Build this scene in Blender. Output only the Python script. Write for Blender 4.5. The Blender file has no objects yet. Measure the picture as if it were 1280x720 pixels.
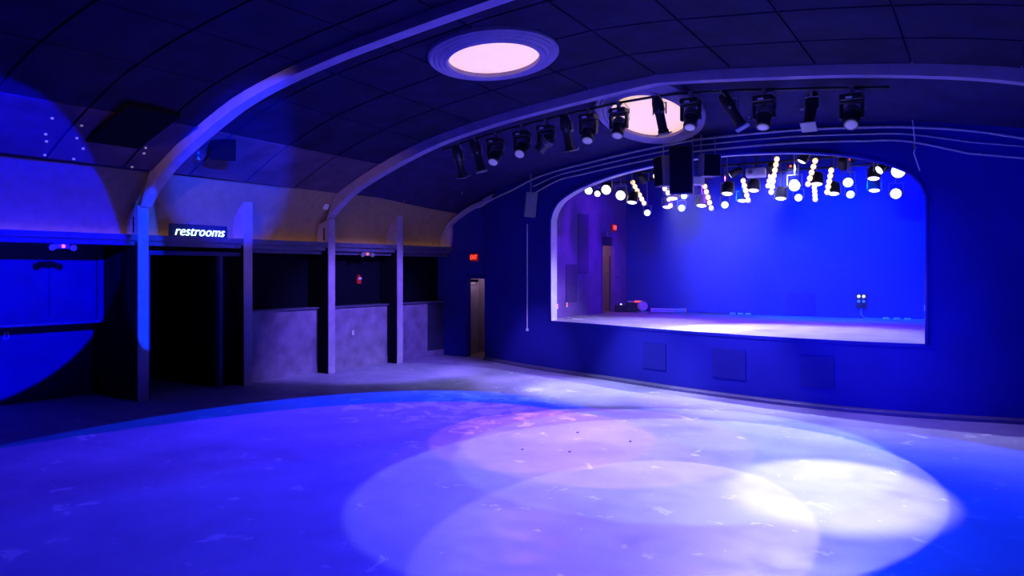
import bpy, bmesh, math, random
from mathutils import Vector, Matrix, Quaternion
random.seed(7)
S = bpy.context.scene
COL = S.collection

# ------------------------------------------------------------------ camera, world, exposure
F_PX, YAW, HOR, HC = 925.0, 33.0, 338.0, 2.3        # focal length in px, heading, horizon row, eye height
cam_d = bpy.data.cameras.new('camera'); cam = bpy.data.objects.new('camera', cam_d); COL.objects.link(cam)
cam_d.sensor_width = 36.0; cam_d.lens = F_PX / 1280 * 36.0
cam_d.shift_y = -(360 - HOR) / 1280
cam_d.clip_start = 0.05; cam_d.clip_end = 200
cam.location = (0, 0, HC); cam.rotation_euler = (math.pi / 2, 0, math.radians(YAW))
S.camera = cam
S.view_settings.view_transform = 'Standard'; S.view_settings.look = 'None'
S.view_settings.gamma = 1.0; S.view_settings.use_curve_mapping = False
S.view_settings.exposure = 0.0
W = bpy.data.worlds.new('world'); S.world = W; W.use_nodes = True
W.node_tree.nodes['Background'].inputs[0].default_value = (0.0, 0.0, 0.02, 1)
W.node_tree.nodes['Background'].inputs[1].default_value = 0.2

BLUE = (0.0, 0.02, 1.0); DEEP = (0.0, 0.0, 1.0); AZURE = (0.0, 0.035, 1.0)
LILAC = (0.50, 0.42, 1.0); PURPLE = (0.14, 0.01, 1.0); MAGENTA = (0.40, 0.04, 1.0); ICE = (0.62, 0.68, 1.0); WARM = (1.0, 0.62, 0.30)

def spot(loc, aim, col, watts, half, blend=0.06, rad=0.03):
    l = bpy.data.lights.new('spot_beam', 'SPOT'); o = bpy.data.objects.new('spot_beam', l); COL.objects.link(o)
    o.location = loc; o.rotation_euler = (Vector(aim) - Vector(loc)).to_track_quat('-Z', 'Y').to_euler()
    l.color = col; l.energy = watts; l.spot_size = math.radians(2 * half); l.spot_blend = blend; l.shadow_soft_size = rad
    return o

# ------------------------------------------------------------------ materials
def mat(name, col, rough=0.7, metal=0.0, var=0.0, scale=4.0, bump=0.0, bscale=60.0, emit=None, estr=0.0, spec=0.5):
    m = bpy.data.materials.new(name); m.use_nodes = True
    nt = m.node_tree; b = nt.nodes['Principled BSDF']
    b.inputs['Base Color'].default_value = (*col, 1); b.inputs['Roughness'].default_value = rough
    b.inputs['Metallic'].default_value = metal; b.inputs['Specular IOR Level'].default_value = spec
    tc = nt.nodes.new('ShaderNodeTexCoord')
    if var:
        n = nt.nodes.new('ShaderNodeTexNoise'); n.inputs['Scale'].default_value = scale; n.inputs['Detail'].default_value = 6
        r = nt.nodes.new('ShaderNodeValToRGB')
        r.color_ramp.elements[0].position = 0.3; r.color_ramp.elements[1].position = 0.72
        r.color_ramp.elements[0].color = (*[c * (1 - var) for c in col], 1)
        r.color_ramp.elements[1].color = (*[min(1, c * (1 + var)) for c in col], 1)
        nt.links.new(tc.outputs['Object'], n.inputs['Vector']); nt.links.new(n.outputs['Fac'], r.inputs['Fac'])
        nt.links.new(r.outputs['Color'], b.inputs['Base Color'])
    if bump:
        n2 = nt.nodes.new('ShaderNodeTexNoise'); n2.inputs['Scale'].default_value = bscale; n2.inputs['Detail'].default_value = 3
        bp = nt.nodes.new('ShaderNodeBump'); bp.inputs['Strength'].default_value = bump; bp.inputs['Distance'].default_value = 0.02
        nt.links.new(tc.outputs['Object'], n2.inputs['Vector']); nt.links.new(n2.outputs['Fac'], bp.inputs['Height'])
        nt.links.new(bp.outputs['Normal'], b.inputs['Normal'])
    if emit:
        b.inputs['Emission Color'].default_value = (*emit, 1); b.inputs['Emission Strength'].default_value = estr
    return m

M = {
    'dark':    mat('dark_paint', (0.02, 0.02, 0.07), 0.75, var=0.25, scale=2.0, bump=0.1),
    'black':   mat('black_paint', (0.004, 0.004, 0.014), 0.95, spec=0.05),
    'pros':    mat('proscenium_paint', (0.012, 0.012, 0.26), 0.75, var=0.12, scale=1.2, bump=0.08, spec=0.2),  # blue of the light wash put into the paint colour
    'access':  mat('access_panel_paint', (0.010, 0.010, 0.20), 0.7, var=0.1, scale=2.0, spec=0.2),
    'ceil':    mat('ceiling_paint', (0.022, 0.015, 0.10), 0.8, var=0.3, scale=3.0, spec=0.2),  # ceiling tint carries the blue light of the hall
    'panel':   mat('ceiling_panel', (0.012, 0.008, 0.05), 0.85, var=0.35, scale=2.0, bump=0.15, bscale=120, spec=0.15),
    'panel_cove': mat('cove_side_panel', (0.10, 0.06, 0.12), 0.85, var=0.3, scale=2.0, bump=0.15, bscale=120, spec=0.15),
    'plaster': mat('cove_plaster', (0.30, 0.21, 0.14), 0.8, var=0.12, scale=6.0, bump=0.12, bscale=150, spec=0.2),
    'fin':     mat('fin_paint', (0.32, 0.26, 0.45), 0.65, var=0.12, scale=5.0, bump=0.05, spec=0.3),
    'wain':    mat('wainscot_plaster', (0.20, 0.16, 0.30), 0.75, var=0.3, scale=3.0, bump=0.2, bscale=25, spec=0.25),
    'ledge':   mat('ledge_paint', (0.08, 0.07, 0.16), 0.45, var=0.2, scale=8.0),
    'booth':   mat('booth_panel_paint', (0.02, 0.02, 0.13), 0.6, var=0.15, scale=2.0, spec=0.3),
    'tan':     mat('tan_wall', (0.34, 0.27, 0.30), 0.8, var=0.1, scale=5.0),
    'tan_floor': mat('corridor_floor', (0.30, 0.2, 0.16), 0.6, var=0.2, scale=5.0),
    'steel':   mat('black_steel', (0.03, 0.03, 0.035), 0.4, 0.4, var=0.2, scale=20),
    'grey':    mat('grey_metal', (0.30, 0.30, 0.34), 0.45, 0.5, var=0.1, scale=20),
    'chrome':  mat('bright_metal', (0.75, 0.75, 0.8), 0.25, 0.9),
    'white':   mat('white_plastic', (0.75, 0.75, 0.78), 0.4, var=0.05, scale=9),
    'moulding': mat('moulding_paint', (0.45, 0.42, 0.46), 0.4, var=0.15, scale=12),
    'reveal':  mat('arch_reveal_paint', (0.62, 0.60, 0.64), 0.45, var=0.1, scale=5),
    'stage':   mat('stage_deck', (0.34, 0.32, 0.34), 0.42, var=0.25, scale=1.5, bump=0.05, bscale=20, spec=0.4),
    'stwall':  mat('stage_side_wall', (0.17, 0.08, 0.34), 0.8, var=0.15, scale=2.5, spec=0.2),
    'acoustic': mat('acoustic_panel', (0.10, 0.05, 0.22), 0.95, var=0.2, scale=30, spec=0.1),
    'stback':  mat('stage_back_wall', (0.02, 0.03, 0.42), 0.8, var=0.14, scale=1.1, bump=0.06, spec=0.2),  # blue stage wash put into the wall colour as well
    'sign':    mat('sign_board', (0.01, 0.02, 0.09), 0.35, var=0.1, scale=10),
    'neon':    mat('neon_tube', (0.8, 0.9, 1.0), 0.3, emit=(0.55, 0.85, 1.0), estr=4.0),
    'exit':    mat('exit_letters', (0.9, 0.1, 0.05), 0.4, emit=(1.0, 0.06, 0.03), estr=2.2),
    'exitbox': mat('exit_box', (0.25, 0.01, 0.01), 0.4, emit=(1.0, 0.02, 0.02), estr=0.10),
    'redled':  mat('red_indicator', (0.9, 0.05, 0.05), 0.3, emit=(1.0, 0.05, 0.05), estr=6.0),
    'whiteled': mat('white_indicator', (0.9, 0.9, 0.9), 0.3, emit=(0.8, 0.85, 1.0), estr=2.0),
    'red':     mat('red_enamel', (0.55, 0.02, 0.03), 0.35, var=0.1, scale=8),
    'redmark': mat('red_cover', (0.75, 0.10, 0.08), 0.5, var=0.1, scale=8),
    'domelight': mat('dome_diffuser', (0.9, 0.8, 0.65), 0.5, emit=(1.0, 0.64, 0.46), estr=0.85),
    'lens_w':  mat('lens_white', (1, 1, 1), 0.3, emit=(0.80, 0.80, 1.0), estr=4.0),
    'lens_b':  mat('lens_blue', (0.8, 0.9, 1), 0.3, emit=(0.45, 0.65, 1.0), estr=3.0),
    'lens_d':  mat('lens_underside', (0.9, 0.85, 1), 0.3, emit=(0.80, 0.70, 1.0), estr=2.6),
    'bulb':    mat('warm_bulb', (1, 0.9, 0.7), 0.3, emit=(1.0, 0.62, 0.30), estr=1.9),
    'lens_o':  mat('lens_dim', (0.25, 0.22, 0.35), 0.15, emit=(0.35, 0.3, 1.0), estr=0.25),
    'covestrip': mat('cove_tube', (0.9, 0.8, 0.6), 0.4, emit=(1.0, 0.55, 0.30), estr=3.0),
    'bulb_off': mat('ceiling_bulb', (0.6, 0.55, 0.5), 0.3, emit=(1.0, 0.75, 0.5), estr=0.15),
}

def floor_mat():
    m = bpy.data.materials.new('painted_concrete'); m.use_nodes = True; nt = m.node_tree; b = nt.nodes['Principled BSDF']
    N, L = nt.nodes, nt.links
    tc = N.new('ShaderNodeTexCoord')
    def noise(sc, det=6, ro=0.55, dist=0.0):
        n = N.new('ShaderNodeTexNoise'); n.inputs['Scale'].default_value = sc; n.inputs['Detail'].default_value = det
        n.inputs['Roughness'].default_value = ro; n.inputs['Distortion'].default_value = dist
        L.new(tc.outputs['Object'], n.inputs['Vector']); return n
    def ramp(src, p0, p1, c0, c1):
        r = N.new('ShaderNodeValToRGB'); e = r.color_ramp.elements
        e[0].position, e[1].position = p0, p1; e[0].color, e[1].color = (*c0, 1), (*c1, 1)
        L.new(src, r.inputs['Fac']); return r
    def mixc(fac, a, bb):
        x = N.new('ShaderNodeMix'); x.data_type = 'RGBA'; L.new(fac, x.inputs[0])
        if isinstance(a, tuple): x.inputs[6].default_value = (*a, 1)
        else: L.new(a, x.inputs[6])
        if isinstance(bb, tuple): x.inputs[7].default_value = (*bb, 1)
        else: L.new(bb, x.inputs[7])
        return x.outputs[2]
    big = ramp(noise(0.9, 5).outputs['Fac'], 0.3, 0.7, (0.20, 0.185, 0.34), (0.31, 0.29, 0.46))  # base tinted blue to carry the blue light on the floor
    # flaked paint: bare light concrete, mostly in a worn area of the dance floor
    fl = noise(2.6, 9, 0.62, 0.6)
    sep = N.new('ShaderNodeVectorMath'); sep.operation = 'DISTANCE'; sep.inputs[1].default_value = (-7.4, 10.1, 0)
    L.new(tc.outputs['Object'], sep.inputs[0])
    near = N.new('ShaderNodeMapRange'); near.inputs[1].default_value = 0.6; near.inputs[2].default_value = 2.6
    near.inputs[3].default_value = 0.13; near.inputs[4].default_value = 0.0; L.new(sep.outputs['Value'], near.inputs[0])
    add = N.new('ShaderNodeMath'); L.new(fl.outputs['Fac'], add.inputs[0]); L.new(near.outputs[0], add.inputs[1])
    flr = ramp(add.outputs[0], 0.625, 0.645, (0, 0, 0), (1, 1, 1))
    c1 = mixc(flr.outputs['Color'], big.outputs['Color'], (0.44, 0.42, 0.52))
    fine = ramp(noise(14, 8, 0.7).outputs['Fac'], 0.665, 0.69, (0, 0, 0), (1, 1, 1))
    c2 = mixc(fine.outputs['Color'], c1, (0.45, 0.43, 0.5))
    L.new(c2, b.inputs['Base Color'])
    rr = ramp(noise(3.0, 5).outputs['Fac'], 0.3, 0.7, (0.38, 0.38, 0.38), (0.6, 0.6, 0.6)); L.new(rr.outputs['Color'], b.inputs['Roughness'])
    bp = N.new('ShaderNodeBump'); bp.inputs['Strength'].default_value = 0.08; bp.inputs['Distance'].default_value = 0.02
    L.new(noise(30, 4).outputs['Fac'], bp.inputs['Height']); L.new(bp.outputs['Normal'], b.inputs['Normal'])
    b.inputs['Specular IOR Level'].default_value = 0.35
    return m
M['floor'] = floor_mat()

# ------------------------------------------------------------------ mesh helpers
class MB:
    def __init__(s, fn=None): s.v, s.f, s.fn = [], [], fn
    def add(s, vs, fs):
        n = len(s.v); s.v += [tuple(v) for v in vs]; s.f += [tuple(i + n for i in f) for f in fs]; return s
    def box(s, x0, x1, y0, y1, z0, z1, mtx=None):
        vs = [Vector((x, y, z)) for x in (x0, x1) for y in (y0, y1) for z in (z0, z1)]
        if mtx: vs = [mtx @ v for v in vs]
        return s.add(vs, [(0, 1, 3, 2), (4, 6, 7, 5), (0, 4, 5, 1), (2, 3, 7, 6), (0, 2, 6, 4), (1, 5, 7, 3)])
    def chamfer(s, x0, x1, y0, y1, z0, z1, c=0.01, mtx=None):
        cx, cy, cz = (x0 + x1) / 2, (y0 + y1) / 2, (z0 + z1) / 2
        bm = bmesh.new(); bmesh.ops.create_cube(bm, size=1)
        for v in bm.verts: v.co = Vector((cx + v.co.x * (x1 - x0), cy + v.co.y * (y1 - y0), cz + v.co.z * (z1 - z0)))
        bmesh.ops.bevel(bm, geom=bm.edges[:], offset=c, segments=1, affect='EDGES', profile=0.5)
        vs = [mtx @ v.co if mtx else v.co.copy() for v in bm.verts]; bm.verts.index_update()
        s.add(vs, [[v.index for v in f.verts] for f in bm.faces]); bm.free(); return s
    def lathe(s, prof, n=16, mtx=None, caps=True):
        vs, fs = [], []
        for r, z in prof:
            for k in range(n):
                a = 2 * math.pi * k / n; vs.append(Vector((r * math.cos(a), r * math.sin(a), z)))
        for i in range(len(prof) - 1):
            for k in range(n):
                k2 = (k + 1) % n; fs.append((i * n + k, i * n + k2, (i + 1) * n + k2, (i + 1) * n + k))
        if caps:
            fs.append(tuple(range(n - 1, -1, -1))); m0 = (len(prof) - 1) * n; fs.append(tuple(range(m0, m0 + n)))
        if mtx: vs = [mtx @ v for v in vs]
        return s.add(vs, fs)
    def rod(s, p0, p1, r, n=8, r1=None):
        p0, p1 = Vector(p0), Vector(p1); d = p1 - p0
        m = Matrix.Translation(p0) @ d.to_track_quat('Z', 'Y').to_matrix().to_4x4()
        return s.lathe([(r, 0), (r if r1 is None else r1, d.length)], n, m)
    def tube(s, pts, r, n=6):
        pts = [Vector(p) for p in pts]; vs, fs = [], []
        for i, p in enumerate(pts):
            t = (pts[min(i + 1, len(pts) - 1)] - pts[max(i - 1, 0)]).normalized()
            u = t.cross(Vector((0, 0, 1)));  u = u.normalized() if u.length > 1e-4 else Vector((1, 0, 0)); w = u.cross(t)
            for k in range(n):
                a = 2 * math.pi * k / n; vs.append(p + u * (r * math.cos(a)) + w * (r * math.sin(a)))
        for i in range(len(pts) - 1):
            for k in range(n):
                k2 = (k + 1) % n; fs.append((i * n + k, i * n + k2, (i + 1) * n + k2, (i + 1) * n + k))
        fs.append(tuple(range(n - 1, -1, -1))); m0 = (len(pts) - 1) * n; fs.append(tuple(range(m0, m0 + n)))
        return s.add(vs, fs)
    def prism(s, poly, ax, a0, a1):
        """poly of 2-D points extruded along axis ax ('x','y','z') between a0 and a1"""
        def P(p, a): return {'x': (a, p[0], p[1]), 'y': (p[0], a, p[1]), 'z': (p[0], p[1], a)}[ax]
        n = len(poly); vs = [P(p, a0) for p in poly] + [P(p, a1) for p in poly]
        fs = [tuple(range(n - 1, -1, -1)), tuple(range(n, 2 * n))] + [(i, (i + 1) % n, n + (i + 1) % n, n + i) for i in range(n)]
        return s.add(vs, fs)
    def strip(s, rows):
        """grid of points: list of rows of equal length"""
        m = len(rows[0]); n = len(s.v); vs = [p for r in rows for p in r]
        return s.add(vs, [(i * m + j, i * m + j + 1, (i + 1) * m + j + 1, (i + 1) * m + j) for i in range(len(rows) - 1) for j in range(m - 1)])
    def build(s, name, m, parent=None, smooth=False, loc=None, rot=None, fixn=True):
        me = bpy.data.meshes.new(name)
        me.from_pydata([s.fn(*v) if s.fn else v for v in s.v], [], s.f)
        if fixn:
            bm = bmesh.new(); bm.from_mesh(me); bmesh.ops.recalc_face_normals(bm, faces=bm.faces[:]); bm.to_mesh(me); bm.free()
        me.materials.append(M[m] if isinstance(m, str) else m)
        if smooth:
            me.polygons.foreach_set('use_smooth', [len(p.vertices) == 4 for p in me.polygons])
        o = bpy.data.objects.new(name, me); COL.objects.link(o)
        if parent: o.parent = parent
        if loc is not None: o.location = loc
        if rot is not None: o.rotation_euler = rot
        return o

def structure(o, label=None):
    o['kind'] = 'structure'
    if label: o['label'] = label
    return o
def tag(o, label, cat, group=None):
    o['label'] = label; o['category'] = cat
    if group: o['group'] = group
    return o
def thing(name, label, cat, loc=(0, 0, 0), rz=0.0, group=None):
    o = bpy.data.objects.new(name, None); COL.objects.link(o); o.empty_display_size = 0.1
    o.location = loc; o.rotation_euler = (0, 0, rz); return tag(o, label, cat, group)
def interp(tab, x):
    if x <= tab[0][0]: return tab[0][1]
    for (a, p), (b, q) in zip(tab, tab[1:]):
        if x <= b: return p + (q - p) * (x - a) / (b - a)
    return tab[-1][1]
def smooth_tab(tab, step=0.15):
    """Catmull-Rom resampled table"""
    out = []; n = len(tab)
    x = tab[0][0]
    while x < tab[-1][0] - 1e-6:
        i = max(k for k in range(n - 1) if tab[k][0] <= x + 1e-9)
        x0, y0 = tab[i]; x1, y1 = tab[i + 1]
        def sl(k):
            a, b = tab[max(k - 1, 0)], tab[min(k + 1, n - 1)]; return (b[1] - a[1]) / (b[0] - a[0])
        h = x1 - x0; t = (x - x0) / h; m0, m1 = sl(i) * h, sl(i + 1) * h
        out.append((x, (2*t**3-3*t*t+1)*y0 + (t**3-2*t*t+t)*m0 + (-2*t**3+3*t*t)*y1 + (t**3-t*t)*m1))
        x += step
    out.append(tab[-1]); return out
def text_islands(txt, size, shear=0.0, ext=0.004, bevel=0.0, off=0.0):
    c = bpy.data.curves.new('lettering', 'FONT'); c.body = txt; c.size = size; c.shear = shear; c.extrude = ext; c.bevel_depth = bevel
    c.offset = off; c.align_x = 'CENTER'; c.align_y = 'CENTER'; c.resolution_u = 3
    o = bpy.data.objects.new('lettering', c); COL.objects.link(o)
    dg = bpy.context.evaluated_depsgraph_get(); me = bpy.data.meshes.new_from_object(o.evaluated_get(dg))
    bm = bmesh.new(); bm.from_mesh(me); bmesh.ops.remove_doubles(bm, verts=bm.verts[:], dist=1e-5); seen = set(); res = []
    for v in bm.verts:
        if v in seen: continue
        st, comp = [v], []
        seen.add(v)
        while st:
            a = st.pop(); comp.append(a)
            for e in a.link_edges:
                b = e.other_vert(a)
                if b not in seen: seen.add(b); st.append(b)
        ix = {w: i for i, w in enumerate(comp)}; fs = {f for w in comp for f in w.link_faces}
        res.append(([w.co.copy() for w in comp], [[ix[w] for w in f.verts] for f in fs]))
    bm.free(); bpy.data.objects.remove(o); bpy.data.curves.remove(c); bpy.data.meshes.remove(me)
    return sorted(res, key=lambda r: min(v.x for v in r[0]))

# ------------------------------------------------------------------ dimensions
CX = -4.68                                   # centre line of hall and stage
STZ = 1.14                                   # stage height
WL = math.atan(0.04)
def LW(d, y, z):                             # left wall frame: d metres behind the fin fronts, y along the wall
    c, s = math.cos(WL), math.sin(WL); t = y - 10.6
    return (-12.43 + t * s - d * c, 10.6 + t * c + d * s, z)
PROS = smooth_tab([(-11.1, 15.78), (-9.83, 15.2), (-8.8, 14.80), (-8.01, 14.58), (-7.21, 14.36), (-6.47, 14.12), (-5.74, 13.88),
        (-5.0, 13.66), (-3.44, 13.32), (-2.22, 13.18), (-1.1, 13.24), (0.4, 13.57), (2.0, 14.2), (3.4, 14.9)])
def pros_y(x): return 15.9 if x < -11.1 else interp(PROS, x)
def mir(x): return x if x <= CX else 2 * CX - x
ARCH = smooth_tab([(-8.5, 3.45), (-8.42, 3.66), (-8.2, 3.88), (-7.6, 4.12), (-6.7, 4.30), (-5.55, 4.40), (-4.68, 4.43)], 0.06)
def arch_z(x): return interp(ARCH, mir(x))
TOPZ = smooth_tab([(-12.7, 3.4), (-12.2, 3.78), (-11.5, 4.10), (-10.8, 4.28), (-9.9, 4.42), (-9.06, 4.54), (-8.2, 4.66), (-7.6, 4.70), (-6.4, 4.79), (-4.68, 4.84)])
def top_z(x): return interp(TOPZ, mir(x))
OUT = [(-11.4, 3.96), (-10.6, 4.14), (-9.89, 4.26), (-9.06, 4.45), (-8.2, 4.57), (-7.6, 4.62), (-6.4, 4.70), (-4.68, 4.76)]
CEILT = smooth_tab([(-12.2, 4.0), (-11.7, 4.24), (-11.2, 4.46), (-10.2, 4.80), (-9.1, 5.07), (-7.8, 5.28), (-6.5, 5.43), (-5.6, 5.52), (-4.68, 5.57)])
def lift(x, y): return 0.16 * max(0, min(1, (mir(x) + 12.4) / 2.5)) * max(0, min(1, (11.68 - y) / 4.3))
def ceil_z(x, y):
    z0 = interp(CEILT, mir(x)) + lift(x, y)
    if y <= 11.68: return z0
    py = pros_y(x); t = max(0, min(1, (y - 11.68) / (py - 11.68))); t = t * t * (3 - 2 * t) * 0.4 + t * 0.6
    return z0 + (top_z(x) - z0) * t
RIBT = smooth_tab([(-12.47, 3.42), (-12.26, 3.62), (-11.76, 3.96), (-11.05, 4.27), (-9.94, 4.65), (-9.11, 4.87), (-7.77, 5.10), (-6.55, 5.24), (-5.3, 5.36), (-4.68, 5.41)])
def rib_z(x, y): return interp(RIBT, mir(x)) + lift(x, y)

# ------------------------------------------------------------------ setting: floor, walls, ceiling
m = MB(); m.box(-17.5, 3.7, -6, 16.0, -0.1, 0); structure(m.build('floor', 'floor'), 'worn painted concrete dance floor')

# proscenium wall (wall_back) with stage opening and exit door opening
xs = [-12.75, -11.72, -11.13] + [-11.1 + 0.12 * k for k in range(int((3.4 + 11.1) / 0.12) + 1)]
xs += [-8.5, -0.86] + [a for a, _ in ARCH] + [2 * CX - a for a, _ in ARCH]
xs = sorted(set(round(x, 4) for x in xs))
DX0, DX1, DZ = -11.72, -11.13, 2.08
m = MB()
def quad(m, a, b, c, d): m.add([a, b, c, d], [(0, 1, 2, 3)])
for a, b in zip(xs, xs[1:]):
    mid = (a + b) / 2; ya, yb = pros_y(a), pros_y(b)
    if DX0 < mid < DX1: segs = [((DZ, DZ), (top_z(a) + .05, top_z(b) + .05))]
    elif -8.5 < mid < -0.86: segs = [((0, 0), (STZ, STZ)), ((arch_z(a), arch_z(b)), (top_z(a) + .05, top_z(b) + .05))]
    else: segs = [((0, 0), (top_z(a) + .05, top_z(b) + .05))]
    for (z0a, z0b), (z1a, z1b) in segs:
        quad(m, (a, ya, z0a), (b, yb, z0b), (b, yb, z1b), (a, ya, z1a))
wb = structure(m.build('wall_back', 'pros', fixn=False), 'dark curved proscenium wall around the stage opening')
# reveal (jambs and soffit of the arch), painted lighter
m = MB(); pts = [(-8.5, STZ), (-8.5, 2.3)] + [(a, z) for a, z in ARCH] + [(2 * CX - a, z) for a, z in reversed(ARCH[:-1])] + [(-0.86, 2.3), (-0.86, STZ)]
m.strip([[(x, pros_y(x) - 0.012, z) for x, z in pts], [(x, pros_y(x) + 0.30, z) for x, z in pts]])
o = m.build('arch_reveal', 'reveal', wb, fixn=False); o['label'] = 'pale painted reveal of the stage arch'
for i, (dz, r) in enumerate(((0.0, 0.022), (-0.11, 0.014), (-0.22, 0.018))):       # nested mouldings over the arch
    t = smooth_tab([(x if i == 0 else max(x, -9.2), z + dz * (1 if x > -8.5 else 1.6)) for x, z in (OUT if i == 0 else OUT[3:])])
    tt = t + [(2 * CX - x, z) for x, z in reversed(t[:-1])]
    if i: tt = tt + [(.5, tt[-1][1] - .12), (1.4, tt[-1][1] - .32)]
    m = MB(); m.tube([(x, pros_y(x) - 0.02, z) for x, z in tt], r, 8)
    structure(m.build('trim_%d' % (i + 1), 'moulding', smooth=True), 'thin raised moulding following the stage arch')
# casing bead on the arch edge and the base curb
m = MB(); m.tube([(x, pros_y(x) - 0.025, z) for x, z in pts], 0.03, 8); structure(m.build('trim_4', 'pros', smooth=True), 'bead around the edge of the stage arch')
xb = [-11.0 + 0.15 * k for k in range(int(14.3 / 0.15) + 1)]
m = MB(); m.strip([[(x, pros_y(x) - o_, z) for x in xb] for o_, z in ((0.16, 0.0), (0.16, 0.05), (0.13, 0.07), (0.0, 0.07))])
structure(m.build('baseboard_back', 'ledge', fixn=False), 'low curb along the foot of the stage front')
# stage nosing
m = MB(); xn = [-8.5 + 7.64 * k / 60 for k in range(61)]
m.strip([[(x, pros_y(x) + a, z) for x in xn] for a, z in ((0.0, STZ - 0.05), (-0.014, STZ - 0.045), (-0.014, STZ + 0.004), (0.05, STZ + 0.004))])
structure(m.build('trim_5', 'pros', fixn=False), 'dark nosing along the stage edge')
# access panels in the stage front
for x0, x1, z0, z1 in ((-4.35, -3.70, 0.34, 0.86), (-5.9, -5.35, 0.34, 0.86), (-2.75, -2.2, 0.34, 0.86)):
    m = MB(); m.strip([[(x0 + (x1 - x0) * k / 6, pros_y(x0 + (x1 - x0) * k / 6) - a, z) for k in range(7)] for a, z in ((0, z0), (0.018, z0), (0.018, z1), (0, z1))])
    o = m.build('access_panel', 'access', wb, fixn=False); o['label'] = 'dark access panel in the stage front'

# ceiling
m = MB(); xc = [a for a, _ in CEILT]; xc = xc + [2 * CX - a for a in reversed(xc[:-1])]
ys = [-6, -3, 0, 2, 4, 6, 7.4, 9.5, 10.5, 11.1, 11.68]
rows = [[(x, y, ceil_z(x, y)) for x in xc] for y in ys]
for k in range(1, 13):
    t = k / 12; rows.append([(x, 11.68 + (pros_y(x) + 0.02 - 11.68) * t, ceil_z(x, 11.68 + (pros_y(x) - 11.68) * t)) for x in xc])
m.strip(rows); ceil = structure(m.build('ceiling', 'ceil', fixn=False, smooth=True), 'dark vaulted ceiling of the hall')
# panels on the ceiling, each one a board with open joints
for j in range(9):
    y0, y1 = 11.58 - 1.2 * j, 11.58 - 1.2 * j - 1.16
    for i in range(12):
        x0 = -12.12 + 1.245 * i; x1 = x0 + 1.215
        if any(y1 < ry + .14 and y0 > ry - .14 for ry in (7.4,)):
            y1b = y1
        n = 4; d = 0.025
        def pz(x, y, k): return ceil_z(x, y) - 0.012 - d * k
        m = MB(); px = [x0 + (x1 - x0) * k / n for k in range(n + 1)]
        m.strip([[(x, yy, pz(x, yy, k)) for x in px] for yy, k in ((y0, 0), (y0, 1), (y1, 1), (y1, 0))])
        quad(m, (x0, y0, pz(x0, y0, 0)), (x0, y0, pz(x0, y0, 1)), (x0, y1, pz(x0, y1, 1)), (x0, y1, pz(x0, y1, 0)))
        quad(m, (x1, y0, pz(x1, y0, 0)), (x1, y1, pz(x1, y1, 0)), (x1, y1, pz(x1, y1, 1)), (x1, y0, pz(x1, y0, 1)))
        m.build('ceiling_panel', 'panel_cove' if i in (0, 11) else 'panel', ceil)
# cove between cornice and ceiling
COVE = [(.40, 2.86), (.40, 3.02), (.37, 3.18), (.31, 3.33), (.21, 3.48), (.09, 3.61), (-.04, 3.74), (-.15, 3.87), (-.26, 4.01)]
m = MB(); yy = [-6, 0, 4, 7.4, 9.5, 11.7, 13.9, 15.95]
m.strip([[LW(d, y, z) for y in yy] for d, z in COVE])
structure(m.build('wall_cove', 'plaster', fixn=False, smooth=True), 'beige plaster cove above the left cornice')
m = MB(); m.strip([[LW(-.26, y, 4.01) for y in yy], [(-12.15, LW(0, y, 0)[1], ceil_z(-12.15, min(y, 11.6)) - .002) for y in yy]])
structure(m.build('trim_6', 'panel', fixn=False), 'seam strip where the cove meets the ceiling')
# ribs across the ceiling
def rib(y, w=0.2, dep=None):
    t = [a for a, _ in RIBT]; tx = t + [2 * CX - a for a in reversed(t[:-1])]
    m = MB()
    lo = [[(x, yy_, rib_z(x, y)) for x in tx] for yy_ in (y - w / 2, y + w / 2)]
    def up(x, yy_):
        return max(rib_z(x, y) + 0.02, (ceil_z(x, yy_) + 0.01) if mir(x) > -12.2 else (3.42 + (mir(x) + 12.47) * 2.15 + 0.02))
    hi = [[(x, yy_, up(x, yy_)) for x in tx] for yy_ in (y + w / 2, y - w / 2)]
    m.strip([lo[0], lo[1], hi[0], hi[1], lo[0]])
    o = m.build('rib', 'fin', ceil, fixn=True); o['label'] = 'pale flat rib arching across the dark ceiling'
    return o
for y in (7.40, 11.70, 3.05): rib(y)
# left wall: fins
wl = bpy.data.objects.new('wall_left', None); COL.objects.link(wl); structure(wl, 'left wall of recessed bays between pale fins')
FY = [3.1, 5.25, 7.40, 9.53, 11.68, 13.86]
for k, y in enumerate(FY):
    if y < 7: continue
    tall = k % 2 == 0
    tz = 3.44 if tall else 3.66
    poly = [(0, 0), (0, tz)] + [(d, z) for d, z in reversed(COVE) if z < tz - 0.03 and d > 0] + [(.62, 2.86), (.62, 0)]
    m = MB(LW); n = len(poly); hw = 0.095
    m.add([(d, y - hw, z) for d, z in poly] + [(d, y + hw, z) for d, z in poly],
          [tuple(range(n - 1, -1, -1)), tuple(range(n, 2 * n))] + [(i, (i + 1) % n, n + (i + 1) % n, n + i) for i in range(n)])
    o = m.build('fin', 'fin', wl); o['label'] = 'pale vertical fin projecting between bays'
    # black lining on the sides of the fin below the cornice
    for sgn in (-1, 1):
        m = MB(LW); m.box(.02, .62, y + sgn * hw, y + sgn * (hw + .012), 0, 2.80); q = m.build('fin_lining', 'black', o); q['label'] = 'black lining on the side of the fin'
    if tall:
        m = MB(LW); m.box(.13, .17, y - hw - .004, y - hw, 2.97, 3.25); q = m.build('slot', 'black', o); q['label'] = 'narrow dark slot in the fin side'
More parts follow.
